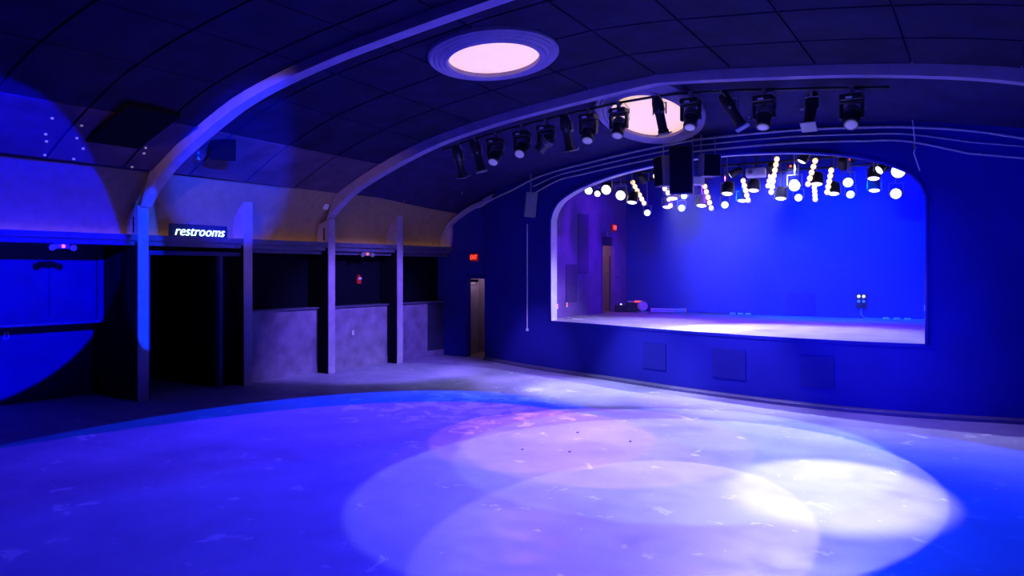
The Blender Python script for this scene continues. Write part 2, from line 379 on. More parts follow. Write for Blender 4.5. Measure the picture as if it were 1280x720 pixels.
# half fin in the corner by the exit door
m = MB(LW); m.prism([(d, z) for d, z in [(.05, 2.9), (.0, 3.4), (.05, 3.62), (.2, 3.48), (.31, 3.33), (.37, 3.18), (.40, 3.02), (.40, 2.9)]], 'y', 15.82, 15.93)
o = m.build('fin', 'fin', wl); o['label'] = 'pale corner fin ending at the cornice'
t = [(-12.5, 3.20), (-12.3, 3.46), (-11.95, 3.70), (-11.5, 3.92), (-11.1, 4.03), (-10.6, 4.13)]; t = smooth_tab(t, .08)
m = MB(); m.strip([[(x, (15.9 if x < -11.1 else pros_y(x)) - a, z + b) for x, z in t] for a, b in ((0, .1), (.14, .1), (.14, 0), (0, 0))]); o = m.build('rib', 'fin', ceil, fixn=False); o['label'] = 'pale rib curving along the top of the stage wall'
# cornice
m = MB(LW); m.box(.02, .46, -6, 15.93, 2.83, 2.89); m.box(.08, .46, -6, 15.93, 2.74, 2.83); m.box(.02, .05, -6, 15.93, 2.89, 2.93)
structure(m.build('trim_7', 'ledge'), 'dark cornice running under the plaster cove')
m = MB(LW); m.box(.30, .33, 7.5, 15.9, 2.90, 2.915)
# wainscot bays
for a, b in ((9.64, 11.57), (11.79, 13.75), (13.97, 15.93)):
    m = MB(LW); m.box(.34, .5, a, b, 0, 1.44); o = m.build('wainscot_panel', 'wain', wl); o['label'] = 'grey plaster lower wall panel'
    m = MB(LW); m.box(.325, .34, a, b, 0, .16); q = m.build('skirting', 'wain', o)
    m = MB(LW); m.box(.28, .62, a, b, 1.44, 1.475); o = m.build('ledge', 'ledge', wl); o['label'] = 'dark ledge capping the lower wall'
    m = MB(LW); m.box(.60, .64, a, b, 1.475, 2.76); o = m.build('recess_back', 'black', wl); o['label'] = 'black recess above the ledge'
    m = MB(LW); m.box(.20, .24, a, b, 2.66, 2.74); o = m.build('fascia', 'ledge', wl)
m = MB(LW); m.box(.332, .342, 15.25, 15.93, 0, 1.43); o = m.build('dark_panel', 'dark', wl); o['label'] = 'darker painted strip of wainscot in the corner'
# restroom passage
m = MB(LW)
m.box(.62, 4.2, 7.36, 7.44, 0, 2.76); m.box(.62, 4.2, 9.0, 9.08, 0, 2.76); m.box(4.2, 4.3, 7.36, 9.08, 0, 2.76); m.box(.40, 4.2, 7.44, 9.43, 2.72, 2.76); m.box(.40, .62, 9.0, 9.43, 0, 2.72)
structure(m.build('wall_passage', 'black'), 'black passage leading to the restrooms')
m = MB(LW); m.box(.10, .20, 7.50, 7.58, 0, 2.66); m.box(.10, .20, 7.58, 9.43, 2.58, 2.66); m.box(.10, .20, 8.95, 9.03, 0, 2.58); structure(m.build('door_2', 'booth'), 'door frame of the restroom passage')
# left alcove with boarded upper panels
m = MB(LW); m.box(1.22, 1.30, -6, 7.28, 1.40, 2.80); o = m.build('upper_wall', 'booth', wl); o['label'] = 'painted upper wall board of the alcove'
for y0, y1 in ((2.2, 4.1), (4.2, 6.28), (6.38, 7.16)):
    m = MB(LW); m.box(1.195, 1.22, y0, y1, 1.50, 2.70); m.build('board', 'booth', o)
m = MB(LW); m.box(1.14, 1.22, 7.17, 7.27, 1.40, 2.74); m.box(1.14, 1.22, -6, 7.17, 2.70, 2.76); q = m.build('board_frame', 'booth', o)
m = MB(LW); m.box(1.08, 1.62, -6, 7.27, 1.35, 1.40); o = m.build('ledge', 'ledge', wl); o['label'] = 'ledge under the upper boards of the alcove'
m = MB(LW); m.box(1.56, 1.64, -6, 7.36, 0, 1.35); o = m.build('lower_wall', 'booth', wl); o['label'] = 'lower painted wall of the alcove'
m = MB(LW); m.box(.45, 1.84, -6, 7.36, 2.78, 2.84); m.box(.62, 1.84, 7.28, 7.36, 0, 2.78); o = m.build('alcove_lining', 'black', wl); o['label'] = 'black soffit and end of the alcove'
# outer shell: right wall, rear wall, back of the left wall
m = MB(); m.box(3.3, 3.4, -6, 15.0, 0, 4.2); structure(m.build('wall_right', 'pros'))
m = MB(); m.box(-17.5, 3.4, -6.1, -6.0, 0, 6.2); structure(m.build('wall_front', 'dark'))
m = MB(); m.box(2.7, 3.4, -6, 15, 3.9, 4.2); structure(m.build('trim_8', 'dark'))

# exit door corridor beside the stage
m = MB(); m.box(-12.6, -10.6, 17.0, 17.1, 0, 2.5); m.box(-12.6, -12.5, 15.95, 17.0, 0, 2.5); m.box(-10.7, -10.6, 15.95, 17.0, 0, 2.5); m.box(-12.6, -10.6, 15.95, 17.1, 2.45, 2.5)
structure(m.build('wall_corridor', 'tan'), 'tan wall of the corridor beyond the exit door')
m = MB(); m.box(-12.6, -10.6, 15.9, 17.0, -0.02, 0.012); structure(m.build('floor_corridor', 'tan_floor'), 'corridor floor beyond the exit door')
m = MB(); m.box(DX0 - .06, DX0, 15.84, 16.02, 0, DZ + .06); m.box(DX1, DX1 + .05, 15.84, 16.02, 0, DZ + .06); m.box(DX0, DX1, 15.84, 16.02, DZ, DZ + .06)
d1 = structure(m.build('door_1', 'pros'), 'frame of the open exit door')
m = MB(); m.box(DX0 - .32, DX0 - .28, 16.0, 16.78, .01, DZ - .02); o = m.build('door_leaf', 'tan', d1); o['label'] = 'tan door leaf swung open into the corridor'
m = MB(); m.chamfer(DX0 + .02, DX0 + .26, 15.95, 16.02, DZ - .09, DZ - .02, .01); m.rod((DX0 + .2, 16.0, DZ - .1), (DX0 + .02, 16.25, DZ - .16), .012); m.rod((DX0 + .02, 16.25, DZ - .16), (DX0 + .04, 16.02, DZ - .18), .012)
o = m.build('door_closer', 'steel', d1); o['label'] = 'black door closer arm'
m = MB(); m.chamfer(DX1 - .035, DX1 - .005, 15.86, 15.9, .24, .30, .005); m.rod((DX1 - .03, 15.88, .98), (DX1 - .03, 15.88, 1.24), .012); o = m.build('latch', 'chrome', d1); o['label'] = 'bright latch plate on the door frame'
l = bpy.data.lights.new('corridor_lamp', 'POINT'); l.energy = 9; l.color = (0.85, 0.62, 1.0); l.shadow_soft_size = .12; o = bpy.data.objects.new('corridor_lamp', l); COL.objects.link(o); o.location = (-11.7, 16.5, 2.3)

# stage house
m = MB(); xf = [-8.9 + 8.5 * k / 40 for k in range(41)]
m.strip([[(x, pros_y(x) + .0, STZ) for x in xf], [(x, 19.75, STZ) for x in xf]]); structure(m.build('floor_stage', 'stage', fixn=False), 'pale stage deck')
m = MB(); m.box(-9.6, .3, 19.7, 19.8, 0, 5.6); wsr = structure(m.build('wall_stage_rear', 'stback'), 'painted rear wall of the stage')
for x0, x1, z0, z1 in ((-4.42, -3.72, 1.17, 1.72),):
    m = MB(); m.chamfer(x0, x1, 19.68, 19.71, z0, z1, .006); o = m.build('wall_panel', 'access', wsr); o['label'] = 'dark panel at the foot of the stage rear wall'
SD0, SD1, SDZ = 18.12, 18.86, 3.22
m = MB(); sx = -8.87
m.box(sx - .1, sx, 14.95, SD0, STZ - .2, 5.6); m.box(sx - .1, sx, SD1, 19.7, STZ - .2, 5.6); m.box(sx - .1, sx, SD0, SD1, SDZ, 5.6)
wsl = structure(m.build('wall_stage_left', 'stwall'), 'plain side wall of the stage with a doorway')
for y0, y1, z0, z1 in ((16.72, 17.3, 2.22, 3.75), (16.1, 16.66, 1.5, 2.45)):
    m = MB(); m.chamfer(sx, sx + .025, y0, y1, z0, z1, .008); o = m.build('acoustic_panel', 'acoustic', wsl); o['label'] = 'dark fabric acoustic panel'
m = MB(); m.box(sx, sx + .03, SD0 - .05, SD0, STZ, SDZ + .05); m.box(sx, sx + .03, SD1, SD1 + .28, STZ, SDZ + .05); m.box(sx, sx + .03, SD0, SD1, SDZ, SDZ + .05)
d3 = structure(m.build('door_3', 'stwall'), 'casing of the doorway at the side of the stage')
m = MB(); m.box(sx - 1.3, sx - 1.24, 17.3, 19.6, STZ, 3.6); m.box(sx - 1.3, sx - .1, 19.55, 19.6, STZ, 3.6); m.box(sx - 1.3, sx - .1, 17.3, 17.35, STZ, 3.6); m.box(sx - 1.3, sx - .1, 17.3, 19.6, 3.5, 3.6)
structure(m.build('wall_wing', 'tan'), 'tan wall of the wing beyond the stage doorway')
m = MB(); m.box(sx - 1.3, sx, 17.3, 19.6, STZ - .1, STZ - .004); structure(m.build('floor_wing', 'tan_floor'))
m = MB(); m.box(-9.30, -9.0, 19.48, 19.53, STZ, 2.72); o = m.build('door_leaf', 'dark', d3); o['label'] = 'dark door leaf seen inside the wing'
m = MB(); m.box(sx - .09, sx - .05, SD0, SD1, 2.98, SDZ); o = m.build('door_header', 'dark', d3); o['label'] = 'dark header panel above the stage doorway'
m = MB(); m.rod((sx + .03, SD1 + .09, 2.12), (sx + .09, SD1 + .09, 2.12), .03, 10); m.rod((sx + .09, SD1 + .09, 2.12), (sx + .09, SD1 - .02, 2.12), .014); o = m.build('door_handle', 'chrome', d3)
m = MB(); m.chamfer(sx + .0, sx + .07, SD0 + .2, SD0 + .5, SDZ + .03, SDZ + .1, .01); o = m.build('door_closer', 'chrome', d3)
l = bpy.data.lights.new('wing_lamp', 'POINT'); l.energy = 14; l.color = (1.0, 0.5, 0.8); l.shadow_soft_size = .1; o = bpy.data.objects.new('wing_lamp', l); COL.objects.link(o); o.location = (sx - .7, 18.3, 3.3)
m = MB(); m.box(-.48, -.38, 13.5, 19.7, STZ - .2, 5.6); structure(m.build('wall_stage_right', 'stwall'))
m = MB(); m.box(-9.6, .3, 14.2, 19.8, 5.5, 5.6); structure(m.build('ceiling_stage', 'black'), 'black ceiling above the stage')

# ------------------------------------------------------------------ ceiling medallions
def medallion(x, y, R, label):
    n = Vector((ceil_z(x - .3, y) - ceil_z(x + .3, y), ceil_z(x, y - .3) - ceil_z(x, y + .3), 0)) * (1 / .6)
    n = Vector((n.x, n.y, 1)).normalized()           # up-pointing normal of the sloping ceiling
    t = thing('ceiling_medallion', label, 'ceiling light', (x, y, ceil_z(x, y) - 0.075), 0, 'round stepped medallions in the ceiling')
    q = Vector((0, 0, 1)).rotation_difference(n).to_euler()
    def ring(r0, r1, z0, z1, name, mm):
        m = MB(); nn = 48
        prof = [(r0, 0.07), (r0, z0), ((r0 + r1) / 2, z0 - .02), (r1, z1), (r1, 0.07)]
        m.lathe(prof, nn, caps=False); return m.build(name, mm, t, smooth=False, rot=q)
    r = 1.0
    for k, (a, b) in enumerate(((.70, .78), (.785, .86), (.865, .93), (.935, 1.0))):
        ring(a * R, b * R, -.085 + .018 * k, -.075 + .018 * k, 'ring', 'fin')
    m = MB(); m.lathe([(0.02, -.045), (.35 * R, -.04), (.70 * R, -.02), (.70 * R, .06)], 40); m.build('dome_diffuser', 'domelight', t, smooth=True, rot=q)
    return t
medallion(-5.22, 12.62, 1.0, 'glowing round ceiling medallion above the row of hanging spotlights')
medallion(-6.2, 9.05, .97, 'round stepped ceiling medallion on the house side of the rib')

# ------------------------------------------------------------------ fixtures
def look(d): return Vector(d).to_track_quat('-Z', 'Y').to_euler()
def top_of(x, y): return min(rib_z(x, y - .3) + .12, ceil_z(x, y) - 0.17)
def where(x, y=12): return 'added out of view along the nearer ceiling rib' if y < 9 else 'near the left shoulder of the arch' if x < -6.3 else 'in front of the glowing medallion' if x < -4 else 'over the right half of the stage arch'
def moving_head(x, aim, beams=(), y=12.02, lens='lens_o', drop=0.0, sc=1.0, spread_label=None):
    zt = top_of(x, y) - drop
    t = thing('moving_head_light', 'black moving head spotlight on the pipe, ' + where(x, y), 'spotlight', (x, y, zt), 0, 'moving head spotlights on the pipe')
    m = MB(); m.chamfer(-.035, .035, -.03, .03, -.10, .03, .008); m.rod((-.04, 0, -.03), (.06, 0, -.03), .014); m.build('clamp', 'grey', t)
    m = MB(); m.chamfer(-.16 * sc, .16 * sc, -.12 * sc, .12 * sc, -.20, -.10, .02); b = m.build('base_box', 'steel', t)
    m = MB(); m.box(-.07, .02, -.12 * sc - .003, -.12 * sc, -.175, -.145); o = m.build('display_label', 'whiteled' if lens != 'lens_o' else 'white', b)
    m = MB()
    for s_ in (-1, 1): m.chamfer(s_ * .15 * sc - .022, s_ * .15 * sc + .022, -.05, .05, -.46 * sc, -.20, .012)
    m.chamfer(-.17 * sc, .17 * sc, -.06, .06, -.235, -.20, .01); m.build('yoke', 'steel', t)
    c = Vector((0, 0, -.42 * sc)); q = look(Vector(aim) - (Vector((x, y, zt)) + c))
    m = MB(); m.lathe([(.06, .17), (.115, .13), (.125, .02), (.115, -.06), (.10, -.10), (.115, -.14), (.11, -.20), (.095, -.20)], 16)
    h = m.build('head', 'steel', t, smooth=True, loc=c, rot=q)
    m = MB(); m.lathe([(.09, -.205), (.06, -.213), (.01, -.216)], 16); m.build('lens', lens, h, smooth=True)
    for k in range(3):
        m = MB(); m.lathe([(.127, .01 + .035 * k), (.133, .018 + .035 * k), (.127, .026 + .035 * k)], 16, caps=False); m.build('cooling_fin', 'grey', h)
    m = MB(); m.tube([(.10, .02, -.02), (.19, .03, -.12), (.2, .02, -.3), (.13, .0, -.42)], .007); m.build('cable', 'grey', t)
    src = Vector((x, y, zt)) + c + (Vector(aim) - (Vector((x, y, zt)) + c)).normalized() * .23 * sc
    for a, col, w, half, blend, *sq in beams:
        o = spot(src, a, col, w, half, blend)
        if sq: o.scale = (sq[0], sq[1] if len(sq) > 1 else 1, 1)
    return t
def ellipsoidal(x, aim, y=12.05, drop=0.0, beams=()):
    zt = top_of(x, y) - drop
    t = thing('profile_spotlight', 'long black profile spotlight on the pipe, ' + where(x, y), 'spotlight', (x, y, zt), 0, 'profile spotlights on the pipe')
    m = MB(); m.chamfer(-.03, .03, -.03, .03, -.10, .03, .008); m.build('clamp', 'grey', t)
    m = MB()
    for s_ in (-1, 1): m.chamfer(s_ * .115 - .008, s_ * .115 + .008, -.02, .02, -.30, -.10, .003)
    m.chamfer(-.123, .123, -.02, .02, -.115, -.10, .003); m.build('yoke', 'grey', t)
    c = Vector((0, 0, -.28)); q = look(Vector(aim) - (Vector((x, y, zt)) + c))
    m = MB(); m.lathe([(.03, .30), (.08, .28), (.10, .18), (.105, .05), (.095, .03), (.08, -.02), (.08, -.28), (.095, -.30), (.095, -.36), (.08, -.36)], 14)
    h = m.build('barrel', 'steel', t, smooth=True, loc=c, rot=q)
    m = MB(); m.lathe([(.075, -.35), (.02, -.355)], 14); m.build('lens', 'lens_o', h)
    m = MB(); m.box(-.11, .11, -.11, .11, -.375, -.355); m.build('gel_frame', 'grey', h)
    m = MB(); m.rod((.10, 0, .0), (.16, 0, .0), .022, 10); m.build('tilt_knob', 'grey', h)
    m = MB(); m.tube([(0, .0, .29), (.08, .02, .34), (.12, .03, .2), (.1, .0, .3)], .008); m.build('cable', 'grey', h)
    src = Vector((x, y, zt)) + c + (Vector(aim) - (Vector((x, y, zt)) + c)).normalized() * .40
    for a, col, w, half, blend in beams: spot(src, a, col, w, half, blend)
    return t
#            x       aim                 beams: (aim, colour, watts, half angle, edge blend)
PINK, SKY, PALE = (0.42, 0.06, 1.0), (0.34, 0.55, 1.0), (1.0, 0.97, 1.0)
ellipsoidal(-9.12, (-9.2, 14.0, 0), drop=.02, beams=[((-9.2, 14.0, 0), (.36, .25, 1.0), 900, 24, .7)])
ellipsoidal(-8.66, (-7.7, 12.8, 0), drop=.02, beams=[((-7.7, 12.8, 0), (.36, .25, 1.0), 900, 20, .7)])
moving_head(-8.20, (-7.29, 8.37, 0), [((-7.29, 8.37, 0), AZURE, 4200, 34, .04)], drop=.02)
moving_head(-7.58, (-6.3, 6.9, 0), [((-6.3, 6.9, 0), (.11, .015, 1.0), 3600, 33, .04)], drop=.02)
moving_head(-7.05, (-12.5, 12.9, .3), [((-12.5, 12.9, .2), (.24, .15, 1.0), 2600, 26, .6)], drop=.02)
ellipsoidal(-6.62, (-6.3, 13.3, 0), drop=.02, beams=[((-6.1, 12.85, 0), ICE, 1700, 25, .7)])
moving_head(-6.15, (-5.3, 9.0, 0), [((-5.3, 9.1, 0), (.5, .14, 1.0), 1200, 15.5, .03)])
moving_head(-5.55, (-5.3, 9.4, 0), [((-4.6, 9.55, 0), (.55, .28, 1.0), 1200, 20, .02)])
ellipsoidal(-4.80, (-4.0, 12.8, 0), beams=[((-4.0, 12.8, 0), LILAC, 1500, 21, .6)])
moving_head(-4.24, (-3.7, 9.3, 0), [((-3.7, 9.2, 0), PINK, 450, 28, .03)])
ellipsoidal(-3.57, (-.8, 12.4, 0), beams=[((-.9, 12.4, 0), (.40, .28, 1.0), 1000, 20, .8)])
moving_head(-3.04, (-3.0, 9.9, 0), [((-3.35, 9.8, 0), SKY, 1250, 27, .02), ((-2.79, 6.77, 0), LILAC, 2200, 12.6, .02)])
ellipsoidal(-2.34, (-2.35, 9.25, 0), beams=[((-2.95, 8.95, 0), (.75, .78, 1.0), 1250, 26.5, .02)])
moving_head(-1.76, (-1.5, 8.0, 0), [((-1.5, 8.0, 0), AZURE, 4000, 42, .15), ((-1.4, 8.5, 0), PALE, 2400, 12, .5)])
# second pipe and heads, unseen, added to throw beams on left wall and cove
moving_head(-3.0, (-13.0, 4.4, 2.7), [((-13.0, 4.5, 2.7), DEEP, 24000, 15, .03, 1.0, .76)], y=3.37)
moving_head(-2.2, (-12.5, 7.5, 2.35), [((-12.5, 7.45, 2.35), (0.0, .05, 1.0), 16000, 7.0, .03, .22)], y=3.37)
moving_head(-1.4, (-12.0, 8.9, 4.1), [((-12.0, 8.8, 4.1), BLUE, 30000, 6.5, .6)], y=3.37)
m = MB(); m.tube([(x, 3.37, top_of(x, 3.37)) for x in [-4.0 + .25 * k for k in range(14)]], .024, 8)
tag(m.build('lighting_pipe', 'steel', smooth=True), 'added unseen black pipe behind the nearer ceiling rib carrying three moving heads', 'pipe')
m = MB(); xs_ = [-9.5 + .25 * k for k in range(34)]
m.tube([(x, 12.02, top_of(x, 12.02)) for x in xs_], .024, 8)
tag(m.build('lighting_pipe', 'steel', smooth=True), 'black pipe behind the ceiling rib carrying the spotlights', 'pipe')

# pixel -> point on a plane (distance always from the plane named)
_c, _s = math.cos(math.radians(YAW)), math.sin(math.radians(YAW))
def ray(u, v): a = (u - 640) / F_PX; return Vector((a * _c - _s, a * _s + _c, (HOR - v) / F_PX))
EYE = Vector((0, 0, HC))
def at_y(u, v, y): r = ray(u, v); return EYE + r * (y / r.y)
def at_x(u, v, x): r = ray(u, v); return EYE + r * (x / r.x)
def at_z(u, v, z): r = ray(u, v); return EYE + r * ((z - HC) / r.z)

# ------------------------------------------------------------------ stage lamps
BAT = [(15.6, 4.78), (16.6, 4.66), (17.9, 4.62)]
for y, z in BAT:
    m = MB(); m.rod((-8.8, y, z), (-.5, y, z), .026, 10)
    o = thing('stage_batten', ['black lighting batten just behind the stage arch', 'black lighting batten over the middle of the stage', 'black lighting batten near the stage rear wall'][BAT.index((y, z))], 'batten', (CX, y, z))
    m2 = MB(); m2.rod((-4.1, 0, 0), (4.15, 0, 0), .026, 10); m2.build('pipe', 'steel', o)
    for k in (-3.2, 0, 3.2): m2 = MB(); m2.rod((k, 0, 0), (k, 0, 5.5 - z), .012, 6); m2.build('drop_rod', 'steel', o)
def par(p, aim, lens, label, group, r=.10, beams=(), top=None):
    p = Vector(p); d = (Vector(aim) - p).normalized(); top = top or (min(BAT, key=lambda b: abs(b[0] - p.y))[1])
    t = thing('par_light', label, 'stage light', p, 0, group); q = look(d)
    m = MB(); m.lathe([(r * .5, .24), (r * .8, .22), (r, .12), (r * 1.06, .0), (r * 1.06, -.02), (r * .95, -.02)], 16); h = m.build('housing', 'steel', t, smooth=True, rot=q)
    m = MB(); m.lathe([(r * .93, -.019), (r * .7, -.036), (r * .4, -.045), (.006, -.048)], 20); m.build('lens', lens, h, smooth=True)
    m = MB()
    for s_ in (-1, 1): m.box(s_ * (r + .02) - .006, s_ * (r + .02) + .006, -.02, .02, -.02, r + .1)
    m.box(-r - .026, r + .026, -.02, .02, r + .09, r + .105); m.rod((0, 0, r + .1), (0, 0, max(r + .14, top + .03 - p.z)), .012, 6); m.build('yoke', 'grey', t)
    for a, col, w, half, blend in beams: spot(p + d * .06, a, col, w, half, blend, .06)
    return t
GW, GB, GD = 'white stage lights at the end of the batten', 'blue stage lights facing the hall', 'stage lights shining straight down'
LW_, LB_, LD_ = 'round stage light glowing white beside the left end of the arch', 'round stage light glowing blue white among the warm bulb bars', 'flat stage light shining down on the deck'
for u, v, r in ((736, 238, .10), (747, 242, .075), (758, 237, .12), (776, 244, .12)):
    p = at_y(u, v, 15.6); par(p, p + Vector((.35, -2.6, -.9)), 'lens_w', LW_, GW, r)
for u, v, y, r in ((809, 266, 17.9, .085), (855, 245, 16.6, .075), (852, 260, 17.9, .09), (906, 256, 16.6, .085), (993, 232, 15.6, .12), (998, 247, 16.6, .085), (1060, 228, 15.6, .10), (1063, 243, 16.6, .085)):
    p = at_y(u, v, y); par(p, EYE + Vector((0, 3, -1)), 'lens_b', LB_, GB, r)
for u, v, y, r in ((1120, 242, 16.6, .11), (1123, 214, 15.6, .13), (1105, 205, 16.6, .10), (1100, 212, 15.6, .09)):
    p = at_y(u, v, y); par(p, EYE + Vector((-2, 3, -1)) if u > 1110 else p + Vector((-1, -.8, -.9)), 'lens_w', 'round stage light glowing white beside the right end of the arch', 'white stage lights at the right end of the arch', r)
downs = ((790, 252, 15.6), (841, 247, 16.6), (877, 256, 16.6), (909, 241, 15.6), (942, 237, 16.6), (976, 247, 16.6), (1021, 229, 16.6), (1042, 241, 16.6), (1092, 222, 16.6), (1093, 237, 17.9), (834, 258, 17.9), (928, 250, 17.9))
for u, v, y in downs:
    p = at_y(u, v, y); par(p, p + Vector((0, -.5, -2)), 'lens_d', LD_, GD, .12, [(p + Vector((0, -.6, -2)), (.20, .05, 1.0), 220, 44, .5)])
def bulb_bar(p0, p1, y, n, y1=None):
    a, b = at_y(*p0, y), at_y(*p1, y1 or y)
    t = thing('bulb_bar', 'slanted bar of %s glowing warm bulbs hung over the stage' % ('none', 'one', 'two', 'three', 'four', 'five', 'six', 'seven')[n], 'stage light', a, 0, 'warm bulb bars over the stage')
    d = b - a; q = d.to_track_quat('Z', 'Y'); back = Vector((0, .06, .0))
    m = MB(); m.chamfer(-.06, .06, -.025, .025, -.07, d.length + .07, .012, Matrix.Translation(back) @ q.to_matrix().to_4x4()); m.build('housing', 'steel', t)
    for k in range(n):
        c = d * (k / (n - 1)); m = MB()
        m.lathe([(.012, -.055), (.035, -.045), (.05, -.02), (.054, .0), (.048, .025), (.03, .046), (.008, .054)], 12); m.build('bulb', 'bulb', t, smooth=True, loc=c)
    m = MB(); m.rod((0, .06, 0), (0, .06, 5.51 - a.z), .01, 6); m.build('hanger', 'steel', t)
for p0, p1, y, n in (((791, 228), (805, 254), 16.2, 6), ((819, 220), (835, 241), 16.2, 5), ((836, 249), (838, 257), 17.2, 2), ((881, 233), (889, 260), 16.2, 5), ((929, 226), (935, 250), 16.2, 5),
        ((971, 199), (964, 240), 15.9, 7), ((963, 220), (960, 232), 17.2, 3), ((1019, 201), (1010, 230), 15.9, 5), ((1018, 234), (1019, 249), 17.2, 4), ((1039, 213), (1034, 240), 15.9, 5)):
    bulb_bar(p0, p1, y, n)
for u, v in ((825, 229), (989, 209), (1062, 201)):
    p = at_y(u, v, 17.4)
    t = thing('dimmer_box', 'small black box with a red indicator over the stage', 'box', p, 0, 'boxes with red indicators over the stage')
    m = MB(); m.chamfer(-.09, .09, -.06, .06, -.05, .07, .01); m.build('case', 'steel', t)
    m = MB(); m.lathe([(.02, 0), (.012, .012)], 10, Matrix.Translation((0, -.06, .02)) @ Matrix.Rotation(math.pi / 2, 4, 'X')); m.build('indicator', 'redled', t)
    m = MB(); m.rod((0, 0, .07), (0, 0, 5.5 - p.z), .01, 6); m.build('hanger', 'steel', t)
WASH = (0.0, 0.06, 1.0)
# blue wash on the stage and purple on the side wall, thrown by the battens
for x, a, w, col in ((-7.0, (-6.2, 19.7, 2.4), 350, DEEP), (-5.4, (-4.6, 19.7, 2.2), 1500, WASH), (-4.0, (-3.6, 19.7, 2.2), 1900, WASH), (-2.6, (-2.8, 19.7, 2.4), 1500, WASH), (-1.4, (-1.6, 19.7, 2.6), 800, DEEP)):
    p = Vector((x, 16.6, 4.45)); par(p, a, 'lens_b', 'stage light turned to wash the rear wall blue', 'stage lights washing the rear wall', .09, [(a, col, w, 48, .8)])
p = Vector((-4.9, 16.6, 4.45)); par(p, (-8.9, 16.9, 2.4), 'lens_d', 'stage light turned to wash the side wall purple', 'stage lights washing the side wall', .09, [((-8.9, 17.0, 2.2), (.22, .01, 1.0), 900, 40, .8)])
p = Vector((-3.2, 15.6, 4.5)); par(p, (-5.0, 15.0, 1.1), 'lens_d', 'stage light turned down on the front edge of the deck', 'stage lights on the deck edge', .09, [((-6.2, 14.9, 1.1), ICE, 3400, 32, .7)])
p = Vector((-6.2, 15.6, 4.5)); par(p, (-3.0, 14.4, 1.1), 'lens_d', 'stage light turned down on the front edge of the deck', 'stage lights on the deck edge', .09, [((-3.4, 14.5, 1.1), ICE, 3400, 32, .7)])

# hung loudspeakers, cluster over the stage edge
def speaker(name, label, loc, size, rz, tilt=0.0, hang=None, group=None, mm='steel'):
    w, d, h = size; t = thing(name, label, 'loudspeaker', loc, rz, group)
    R = Matrix.Rotation(tilt, 4, 'X')
    m = MB(); m.prism([(-w / 2, -d / 2), (w / 2, -d / 2), (w * .36, d / 2), (-w * .36, d / 2)], 'z', -h / 2, h / 2); m.v = [tuple(R @ Vector(v)) for v in m.v]; m.build('cabinet', mm, t)
    m = MB(); m.chamfer(-w * .46, w * .46, -d / 2 - .018, -d / 2, -h * .47, h * .47, .006, R); m.build('grille', 'black', t)
    m = MB()
    for s_ in (-1, 1): m.rod((s_ * w * .4, 0, h * .45), (s_ * w * .4, 0, hang), .008, 6)
    m.build('hanging_cable', 'grey', t)
    return t
speaker('center_speaker', 'dark loudspeaker cabinet hung at the centre of the stage arch', (-4.72, 12.98, 4.12), (.42, .40, .86), .15, .06, .62)
speaker('side_speaker', 'grey loudspeaker cabinet beside the central one, turned to the left', (-5.10, 13.16, 4.15), (.36, .34, .56), -.75, .06, .55, None, 'grey')
speaker('side_speaker', 'grey loudspeaker cabinet beside the central one, turned to the right', (-4.28, 13.05, 4.18), (.34, .30, .40), .8, .06, .55, None, 'grey')
speaker('ceiling_speaker', 'black square loudspeaker tilted under the ceiling above the restrooms sign', (-11.25, 8.06, 4.42), (.42, .40, .36), 1.0, .25, .45, None, 'black')
speaker('arch_speaker', 'narrow speaker hung at the left shoulder of the stage arch', (-8.75, 14.25, 3.78), (.20, .24, .55), 2.3, .1, .70, None, 'grey')
# grey equipment hung over the stage
t = thing('projector', 'grey projector box hung over the middle of the stage', 'projector', at_y(945, 216, 15.9), .2)
m = MB(); m.chamfer(-.20, .20, -.2, .2, -.09, .09, .02); m.build('case', 'white', t)
m = MB(); m.rod((-.1, -.2, 0), (-.1, -.24, 0), .05, 12); m.build('lens', 'grey', t)
m = MB(); m.rod((0, 0, .09), (0, 0, 1.0), .015); m.build('hanger', 'steel', t)
t = thing('junction_box', 'small grey box hung beside the central loudspeakers', 'box', at_y(873, 226, 15.2), .1)
m = MB(); m.chamfer(-.11, .11, -.1, .1, -.09, .09, .015); m.build('case', 'white', t); m = MB(); m.rod((0, 0, .09), (0, 0, 1.0), .012); m.build('hanger', 'steel', t)

# ------------------------------------------------------------------ signs and wall devices
t = thing('restrooms_sign', 'blue neon sign reading restrooms standing on the cornice', 'neon sign', LW(.12, 8.55, 2.895), math.pi / 2 - WL)
m = MB(); m.chamfer(-.60, .60, -.0, .05, 0, .27, .01); m.build('board', 'sign', t)
isl = text_islands('restrooms', .26, .3, .008, .0, -.003)
for vs, fs in isl:
    m = MB(); m.add([(v.x * .93, -.012 - v.z, v.y + .135) for v in vs], fs); m.build('letter', 'neon', t)
m = MB(); m.box(-.22, -.1, .0, .03, .27, .30); m.build('transformer', 'grey', t)
def exit_sign(loc, rz, label):
    t = thing('exit_sign', label, 'exit sign', loc, rz)
    m = MB(); m.chamfer(-.125, .125, -.03, .03, -.10, .10, .01); m.build('box', 'exitbox', t)
    for vs, fs in text_islands('EXIT', .165, 0, .003):
        m = MB(); m.add([(v.x * .66, -.034 - v.z, v.y) for v in vs], fs); m.build('letter', 'exit', t)
exit_sign((-11.46, 15.82, 2.64), 0.0, 'red lit exit sign above the door beside the stage')
exit_sign((sx + .05, 18.78, 3.48), math.pi / 2, 'red lit exit sign above the doorway on the stage')
